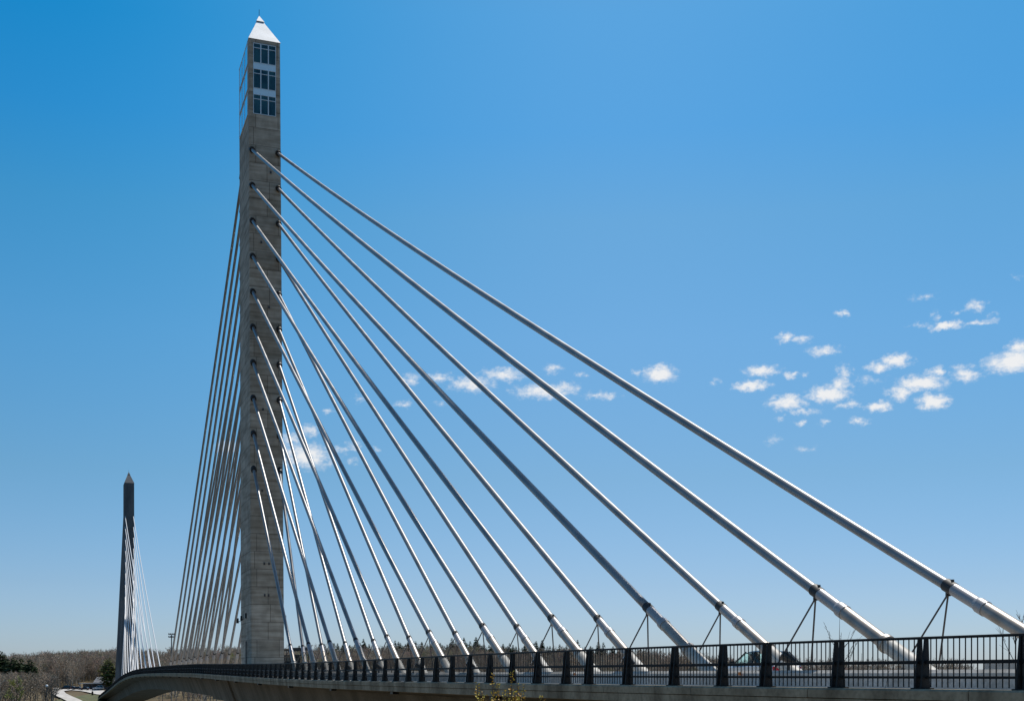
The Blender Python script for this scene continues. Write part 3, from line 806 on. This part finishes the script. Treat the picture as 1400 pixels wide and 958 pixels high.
# evergreens at the left edge
pp = [tree_proto('pine_tree', conifer(330+i, 15, 4.2, True, 1.25), (M['bark'], M['needle']), 'x', 'pine', 'dark pines at the left edge') for i in range(3)]
for i, (px, y, topy, wide, lb) in enumerate([
    (1, 600, 889, 1.0, 'dark pine cut by the left edge of the photo, tallest of the pines there'),
    (20, 560, 897, 1.05, 'broad dark green pine, second from the left edge, above the brown scrub'),
    (29, 570, 899, .9, 'mid green pine standing between two dark pines near the left edge'),
    (41, 540, 900, .95, 'dark green pine left of the gravel road, nearest the open brown wood'),
    (48, 530, 909, .6, 'short narrow dark pine at the right end of the left pine clump'),
    (10, 590, 899, .8, 'dark pine in the gap between the edge pine and the broad pine')]):
    x = at_px(px, y); top = (922-topy)*y/F; plant(pp[i % 3], x, y, (top-H(x,y))/15, lb, wide=wide)
sp = tree_proto('pine_tree', conifer(350, 15, 4.6, True), (M['bark'], M['needle2']), 'sunlit olive green pine standing alone left of the distant tower', 'pine', None)
x = at_px(148, 548); plant(sp, x, 548, ((922-898)*548/F-H(x,548))/15, wide=1.05)
# bare trees of the near scrub, lower left
sc_ = [tree_proto('bare_tree', bare_tree(400+i, 13, 4, .035), (M['bark'], M['twig']), 'leafless brown tree in the scrub at the lower left corner', 'bare tree', 'leafless trees in the lower left scrub') for i in range(3)]
for q in range(34):
    y = rr.uniform(440, 520); px = rr.uniform(-8, 70); x = at_px(px, y); plant(sc_[q % 3], x, y, ((922-rr.uniform(918,932))*y/F - H(x,y))/13.0, None, wide=1.5)
yg = tree_proto('budding_shrub', bare_tree(420, 13, 7, .09), (M['bark'], M['twig2']), 'yellow green budding shrub standing out of the brown scrub at lower left', 'shrub', None)
x = at_px(21, 438); plant(yg, x, 438, .98, wide=1.3)
yg2 = tree_proto('budding_tree', bare_tree(421, 13, 7, .09), (M['bark'], M['twig2']), 'pale green budding tree seen between the cables just left of the near tower', 'tree', None)
x = at_px(324, 640); plant(yg2, x, 640, 1.15, wide=1.3)
yg3 = tree_proto('budding_tree', bare_tree(423, 13, 7, .09), (M['bark'], M['twig2']), 'pale green budding tree just right of the near tower behind the innermost stays', 'tree', None)
x = at_px(420, 640); plant(yg3, x, 640, 1.05, wide=1.1)

# bare saplings beyond the deck on the right
def sapling(name, label, x, y, top, spread, seed, nb):
    r = random.Random(seed); z0 = H(x, y) - .3
    t = thing(name, label, 'sapling', (x, y, z0)); h = top - z0
    b = MB(); tw = MB()
    b.tube([(0,0,0),(.05,.02,h*.4),(-.05,.05,h*.75),(0,0,h)], [.09,.07,.035,.008], 6)
    for k in range(nb):
        f = r.uniform(.45,.97); az = r.uniform(0,6.28); l = spread*(1.15-f)*r.uniform(.8,1.5); p = Vector((0,.03,h*f))
        e = p + Vector((math.cos(az)*l, math.sin(az)*l, l*r.uniform(1.0,2.0))); m_ = p.lerp(e,.5) + Vector((math.cos(az)*.06, math.sin(az)*.06, -.05))
        tw.tube([p, m_, e], [.022,.014,.006], 4)
        for j in range(6):
            q = p.lerp(e, r.uniform(.2,.95)); a2 = az + r.uniform(-1.3,1.3); l2 = l*r.uniform(.2,.45)
            e2 = q + Vector((math.cos(a2)*l2, math.sin(a2)*l2, l2*r.uniform(.5,1.6))); tw.tube([q, e2], [.010,.004], 3)
    b.build('trunk', M['bark'], t); tw.build('twigs', M['bark'], t)
sapling('bare_sapling', 'slender leafless sapling behind the railing below the second nearer stay', at_px(1148,62), 62, 2.8, 2.4, 3, 16)
sapling('bare_sapling', 'thin leafless sapling just left of the taller one behind the railing', at_px(1134,66), 66, 2.3, 2.0, 5, 14)
sapling('bare_sapling', 'leafless sapling with slanting twigs at the far right edge behind railing', at_px(1389,47), 47, 1.85, 3.0, 8, 18)
sapling('bare_sapling', 'low leafless sapling poking above the right end of the far wood', at_px(1178,75), 75, 1.3, 2.0, 9, 10)

# budding shrub in front of the deck, bottom centre
M['bud'] = mat('bud_leaves', (.30,.20,.04), .6, spec=.3, **{'Subsurface Weight': 0.0}); noise_color(M['bud'], (.50,.27,.03), (.72,.60,.10), 14, 3, lo=.4, hi=.6)
M['shoot'] = mat('shoot_bark', (.09,.055,.03), .8)
def bud_shrub(name, label, px, y, tops, seed):
    r = random.Random(seed); x0 = at_px(px, y); z0 = H(x0, y) - .05
    t = thing(name, label, 'shrub', (x0, y, z0))
    st = MB(); lv = MB()
    for (qx, qy) in tops:
        tx = at_px(qx, y) - x0; tz = (922-qy)*y/F - z0; dy = r.uniform(-.25,.25)
        b0 = Vector((r.uniform(-.1,.1)*.6, r.uniform(-.1,.1), 0)); tip = Vector((tx, dy, tz)); mid = b0.lerp(tip,.5) + Vector((r.uniform(-.04,.04), 0, 0)) ; mid.x = b0.x*.4 + tx*.6
        path = [b0, b0.lerp(mid,.5)*1.0, mid, mid.lerp(tip,.55), tip]
        st.tube(path, [.010,.008,.006,.004,.0015], 5)
        for k in range(190):
            f = 1 - r.random()**1.1*.42
            p = path[2].lerp(path[4], max(0,(f-.5)*2)) if f > .5 else path[0].lerp(path[2], f*2)
            if f > .5:
                g = (f-.5)*2; p = path[2].lerp(path[3], g/.55) if g < .55 else path[3].lerp(path[4], (g-.55)/.45)
            az = r.uniform(0,6.28); up_ = r.uniform(.1,1.1); sz = r.uniform(.010,.022)*(1.2 if f < .9 else .9)
            d = Vector((math.cos(az), math.sin(az), up_)).normalized(); n_ = d.cross(Vector((r.uniform(-1,1),r.uniform(-1,1),r.uniform(-1,1)))).normalized(); w = d.cross(n_)*.2
            q = p + d*.006
            lv.add([q, q + d*sz*.5 + n_*sz*.32, q + d*sz + w*sz, q + d*sz*.5 - n_*sz*.32 + w*sz*.6], [(0,1,2),(0,2,3)])
    st.build('stems', M['shoot'], t); lv.build('leaves', M['bud'], t)
bud_shrub('budding_bush', 'golden budding shrub with upright shoots in front of the deck, bottom centre', 684, 8.5,
          [(653,934),(673,921),(681,934),(700,919),(708,936),(717,936),(660,945),(689,944),(695,948),(676,946),(704,946),(664,951),(711,948),(656,952)], 4)
bud_shrub('budding_bush', 'single short golden shoot right of the larger budding shrub', 741, 9.0, [(740,952),(744,957)], 6)

# ------------------------------------------------------------------ vehicles
M['tyre'] = mat('tyre_rubber', (.015,.015,.015), .8); M['rim'] = mat('wheel_rim', (.45,.45,.46), .3, metal=.8)
M['glass_d'] = mat('dark_car_glass', (.01,.015,.018), .05, spec=.8)
def clear_glass():
    m = bpy.data.materials.new('tinted_clear_glass'); m.use_nodes = True; nt = m.node_tree; nt.nodes.clear()
    o = nt.nodes.new('ShaderNodeOutputMaterial'); mx = nt.nodes.new('ShaderNodeMixShader'); tr = nt.nodes.new('ShaderNodeBsdfTransparent'); gl = nt.nodes.new('ShaderNodeBsdfGlossy')
    tr.inputs[0].default_value = (.78,.96,.95,1); gl.inputs['Roughness'].default_value = .03; mx.inputs[0].default_value = .08
    nt.links.new(tr.outputs[0], mx.inputs[1]); nt.links.new(gl.outputs[0], mx.inputs[2]); nt.links.new(mx.outputs[0], o.inputs[0]); return m
M['glass_c'] = clear_glass()
def car(name, label, cat, loc, rz, color, glass, kind='hatch', roofcol=None):
    t = thing(name, label, cat, loc, rz)
    paint = mat(name+'_paint', color, .28, metal=.35, spec=.6); rp = paint if roofcol is None else mat(name+'_roof_paint', roofcol, .3)
    if kind == 'suv': Lh, hb, hr, w = 2.35, 1.02, 1.76, .95
    else: Lh, hb, hr, w = 2.15, .92, 1.46, .88
    b = MB(); vs = []; fs = []
    prof = [(-Lh,.45,.78,.70),(-Lh+.12,.30,hb-.06,.90),(-Lh*.55,.22,hb,1),(0,.2,hb,1),(Lh*.38,.2,hb-.02,1),(Lh*.72,.22,hb-.12,.97),(Lh-.12,.30,hb-.24,.86),(Lh,.42,hb-.36,.68)]
    for (y, zb, zt_, k) in prof:
        ww = w*k; vs += [(-ww*.92,y,zb),(-ww,y,zb+.18),(-ww,y,zt_-.14),(-ww*.9,y,zt_),(ww*.9,y,zt_),(ww,y,zt_-.14),(ww,y,zb+.18),(ww*.92,y,zb)]
    for i in range(len(prof)-1):
        for k in range(8): fs.append((i*8+k, i*8+(k+1)%8, (i+1)*8+(k+1)%8, (i+1)*8+k))
    fs += [tuple(reversed(range(8))), tuple((len(prof)-1)*8+k for k in range(8))]
    b.add(vs, fs); b.build('body', paint, t)
    # cabin: roof and pillars over the beltline
    yb0, yb1 = -Lh+.22, Lh*.42; yr0, yr1 = -Lh*.62, Lh*.06
    if kind == 'suv': yr0 = -Lh+.45
    wb, wr = w*.88, w*.70
    cb = lambda y, x: Vector((x, y, hb-.01)); ct = lambda y, x: Vector((x, y, hr-.05))
    b = MB(); n = 6; vs = []
    for i in range(n+1):
        f = i/n; y = yr0 + (yr1-yr0)*f; z = hr - .05 + .05*math.sin(math.pi*f)
        vs += [(-wr,y,z-.03),(-wr*.8,y,z+.02),(wr*.8,y,z+.02),(wr,y,z-.03),(wr,y,z-.06),(-wr,y,z-.06)]
    b.add(vs, [(i*6+k, i*6+(k+1)%6, (i+1)*6+(k+1)%6, (i+1)*6+k) for i in range(n) for k in range(6)] + [(5,4,3,2,1,0), tuple(n*6+k for k in range(6))])
    b.build('roof', rp, t)
    ym = (yb0+yb1)/2 - .1
    for sx in (-1,1):
        b = MB()
        for ya, yr in ((yb0,yr0),(ym,ym+.02),(yb1,yr1)): b.tube([cb(ya,sx*wb), ct(yr,sx*wr)], .045, 5)
        b.build('pillars', rp, t)
        for (a0,r0,a1,r1) in ((yb0,yr0,ym,ym+.02),(ym,ym+.02,yb1,yr1)):
            b = MB(); q = [cb(a0,sx*wb), cb(a1,sx*wb), ct(r1,sx*wr), ct(r0,sx*wr)]; b.add(q, [(0,1,2,3)]); b.build('side_window', glass, t)
    b = MB(); b.add([cb(yb1,-wb), cb(yb1,wb), ct(yr1,wr), ct(yr1,-wr)], [(0,1,2,3)]); b.build('windscreen', glass, t)
    b = MB(); b.add([cb(yb0,-wb), cb(yb0,wb), ct(yr0,wr), ct(yr0,-wr)], [(0,1,2,3)]); b.build('rear_window', glass, t)
    for sx in (-1,1):
        for y in (-Lh*.60, Lh*.62):
            b = MB(); b.tube([(sx*(w-.2),y,.32),(sx*(w+.01),y,.32)], .32, 16, smooth=False); wh = b.build('wheel', M['tyre'], t)
            b = MB(); b.tube([(sx*(w-.02),y,.32),(sx*(w+.022),y,.32)], .2, 12, smooth=False); b.build('rim', M['rim'], wh)
        b = MB(); b.box((sx*w*.62, Lh-.06, hb-.38), (.3,.12,.13)); b.build('headlight', M['lampglass'], t)
        b = MB(); b.box((sx*w*.62, -Lh+.04, hb-.22), (.26,.12,.16)); b.build('taillight', M['red'], t)
        b = MB(); b.box((sx*(w+.08), Lh*.36, hb+.05), (.16,.1,.12)); b.build('mirror', rp, t)
    b = MB()
    for sx in (-1,1): b.box((sx*.36, -.15, hb+.12), (.46,.14,.62)); b.box((sx*.36, -.15, hb+.46), (.24,.1,.16))
    b.build('seats', M['black'], t)
    return t
def road_at(s, l): p = P(s, l, -.143); return p
# lane beyond the median: the car on it, seen under the second farther stay
s = s_for(1039, 6.0)
car('hatchback_car', 'silver hatchback with dark roof passing behind the stays on the far lane', 'car', road_at(s, 6.0), A20, (.55,.56,.57), M['glass_c'], 'hatch', (.02,.022,.024))
# flatbed lorry with a headache rack, tail on, by the near tower
def lorry():
    s = s_for(404, 4.0); p = road_at(s, 4.0)
    t = thing('flatbed_truck', 'dark flatbed truck with an open rack and red tail light, right of tower base', 'truck', p, A20)
    b = MB(); b.box((0,3.6,1.5), (2.2,1.9,1.7), taper=.92); b.box((0,4.2,.8), (2.2,2.4,.7)); b.build('cab', M['lampblack'], t)
    b = MB(); b.box((0,2.63,1.9), (1.6,.03,.6)); b.build('rear_window', M['glass_d'], t)
    b = MB(); b.box((0,0,1.05), (2.35,5.2,.16)); b.box((0,0,.85), (1.0,5.6,.25)); b.build('flatbed', M['rail'], t)
    b = MB()
    for x in (-1.1,1.1):
        for y in (-2.4,0,2.4): b.box((x,y,2.05), (.09,.09,1.85))
        b.box((x,0,2.98), (.1,4.9,.12)); b.box((x,0,2.1), (.08,4.9,.1))
    for y in (-2.4,2.4): b.box((0,y,2.99), (2.1,.1,.32)); b.box((0,y,2.3), (2.1,.08,.1))
    b.build('rack', M['lampblack'], t)
    for x in (-.85,.85):
        b = MB(); b.box((x,-2.66,1.2), (.34,.08,.36)); b.build('taillight', M['red'], t)
        for y in (-1.6,3.9):
            b = MB(); b.tube([(x*1.05-.16,y,.42),(x*1.05+.16,y,.42)], .42, 14, smooth=False); b.build('wheel', M['tyre'], t)
lorry()
def park(name, label, px, y, rz, color, kind, cat='car'):
    x = at_px(px, y); car(name, label, cat, (x, y, H(x,y)+.60), rz, color, M['glass_d'], kind)
park('parked_suv', 'large dark SUV parked at the near end of the gravel road', 89, 553, 1.75, (.02,.022,.026), 'suv', 'SUV')
park('parked_car', 'dark grey car parked right of the large dark SUV', 97.5, 556, 1.5, (.05,.05,.055), 'hatch')
park('parked_car', 'low dark car third in the row along gravel road', 104.5, 551, 1.6, (.035,.035,.045), 'hatch')
park('parked_car', 'dark car farthest right in the row along gravel road', 115.5, 545, 1.55, (.03,.03,.035), 'hatch')
park('parked_car', 'white car parked on the grass before the grey roofed house', 134.5, 549, 1.62, (.75,.75,.76), 'suv')

# ------------------------------------------------------------------ buildings and poles on the far bank
M['siding'] = mat('pale_siding', (.42,.40,.37), .8); M['shingle'] = mat('grey_shingle', (.16,.165,.18), .85); noise_color(M['shingle'], (.13,.135,.15), (.21,.21,.22), 1.5, 5)
M['wind'] = mat('house_window', (.02,.025,.03), .1, spec=.7); M['shed'] = mat('shed_siding', (.10,.11,.13), .8)
def house(name, label, px, y, w, d, hw, hr, rz, wall, roofm):
    x = at_px(px, y); t = thing(name, label, 'house', (x, y, H(x,y)), rz)
    b = MB(); b.box((0,0,hw/2-.5), (w,d,hw+1)); b.add([(-w/2,-d/2,hw),(-w/2,d/2,hw),(-w/2,0,hw+hr-.1)], [(0,1,2)]); b.add([(w/2,-d/2,hw),(w/2,d/2,hw),(w/2,0,hw+hr-.1)], [(0,2,1)]); b.build('wall', wall, t)
    o_ = .4; b = MB(); th = .15
    for s_ in (-1,1):
        q = [(-w/2-o_,s_*(d/2+o_),hw-.15),(w/2+o_,s_*(d/2+o_),hw-.15),(w/2+o_,0,hw+hr),(-w/2-o_,0,hw+hr)]
        b.add(q + [(a,b_,c+th) for a,b_,c in q], [(0,1,2,3),(7,6,5,4),(0,4,5,1),(1,5,6,2),(3,2,6,7),(0,3,7,4)])
    rf = b.build('roof', roofm, t)
    b = MB(); b.box((w*.2,.3,hw+hr+.3), (.7,.7,1.4)); b.build('chimney', M['shed'], rf)
    n = max(2, int(w/3))
    for k in range(n):
        xx = -w/2 + w*(k+.5)/n
        b = MB(); b.box((xx,-d/2-.02,hw*.55), (1.1,.08,1.25)); b.build('window', M['wind'], t)
    b = MB(); b.box((w*.08,-d/2-.03,1.05), (1.0,.07,2.1)); b.build('door', M['shed'], t)
house('house', 'grey roofed house half hidden by the olive pine left of distant tower', 146.5, 575, 9, 8, 2.8, 2.4, -.1, M['siding'], M['shingle'])
house('house', 'small pale roofed house behind the white lamp globe', 68, 600, 4, 4, 2.2, 1.2, .1, M['siding'], mat('pale_roof', (.45,.43,.40), .8))
def carport(px, y):
    x = at_px(px, y); t = thing('open_shed', 'long low open shed with flat pale roof behind the white car', 'shed', (x,y,H(x,y)), -.05)
    b = MB(); b.box((0,0,3.0), (12,5,.3)); b.build('roof', mat('flat_roof_edge', (.36,.38,.40), .7), t)
    b = MB(); b.box((0,2.3,1.3), (11.6,.15,3.0)); b.build('back_wall', M['shed'], t)
    for k in range(5):
        b = MB(); b.box((-5.6+2.8*k,-2.3,1.3), (.16,.16,3.0)); b.build('post', M['shed'], t)
carport(128, 562)
M['pole'] = mat('pole_steel', (.12,.12,.125), .5, metal=.4); M['globe'] = mat('white_globe', (.85,.85,.84), .3)
def pole_lamp():
    y = 432; x = at_px(64, y); z = H(x,y); top = (922-937)*y/F
    t = thing('globe_lamp', 'lamp post with a white globe at the edge of the brown scrub', 'lamp post', (x,y,z))
    b = MB(); b.tube([(0,0,-.3),(0,0,top-z-.5)], [.12,.08], 8); b.build('pole', M['pole'], t)
    b = MB(); b.sphere((0,0,top-z), .46, 14, 10); b.build('globe', M['globe'], t)
    y = 470; x = at_px(76.5, y); z = H(x,y); top = (922-936)*y/F
    t = thing('street_lamp', 'thin street lamp with a short arm beside the gravel drive', 'street lamp', (x,y,z))
    b = MB(); b.tube([(0,0,-.3),(0,0,top-z)], [.13,.08], 8); b.tube([(0,0,top-z),(-.4,0,top-z+.2),(-1.3,0,top-z+.25)], .06, 6); b.build('pole', M['pole'], t)
    b = MB(); b.box((-1.35,0,top-z+.2), (.8,.3,.14)); b.build('lamp_head', M['globe'], t)
    y = 512; x = at_px(126.5, y); z = H(x,y)
    t = thing('sign_post', 'dark post with a small sign panel beside the gravel road near the bridge end', 'sign', (x,y,z))
    b = MB(); b.tube([(0,0,-.3),(0,0,3.9)], .09, 8); b.build('post', M['pole'], t)
    b = MB(); b.box((0,-.1,1.0), (.75,.08,1.5)); b.build('panel', M['lampblack'], t)
    y = 500; x = at_px(234.5, y); z = H(x,y); top = (922-867)*y/F
    t = thing('light_mast', 'tall thin mast with a lamp cluster left of the near tower stays', 'mast', (x,y,z))
    b = MB(); b.tube([(0,0,-.3),(0,0,top-z)], [.34,.20], 8); b.build('pole', M['pole'], t)
    b = MB(); 
    for dz in (0,-1.1):
        b.box((0,0,top-z+dz), (2.3,.25,.2))
        for k in range(4): b.box((-1.0+.68*k,-.2,top-z+dz+.28), (.42,.4,.5))
    b.build('lamp_cluster', M['pole'], t)
pole_lamp()
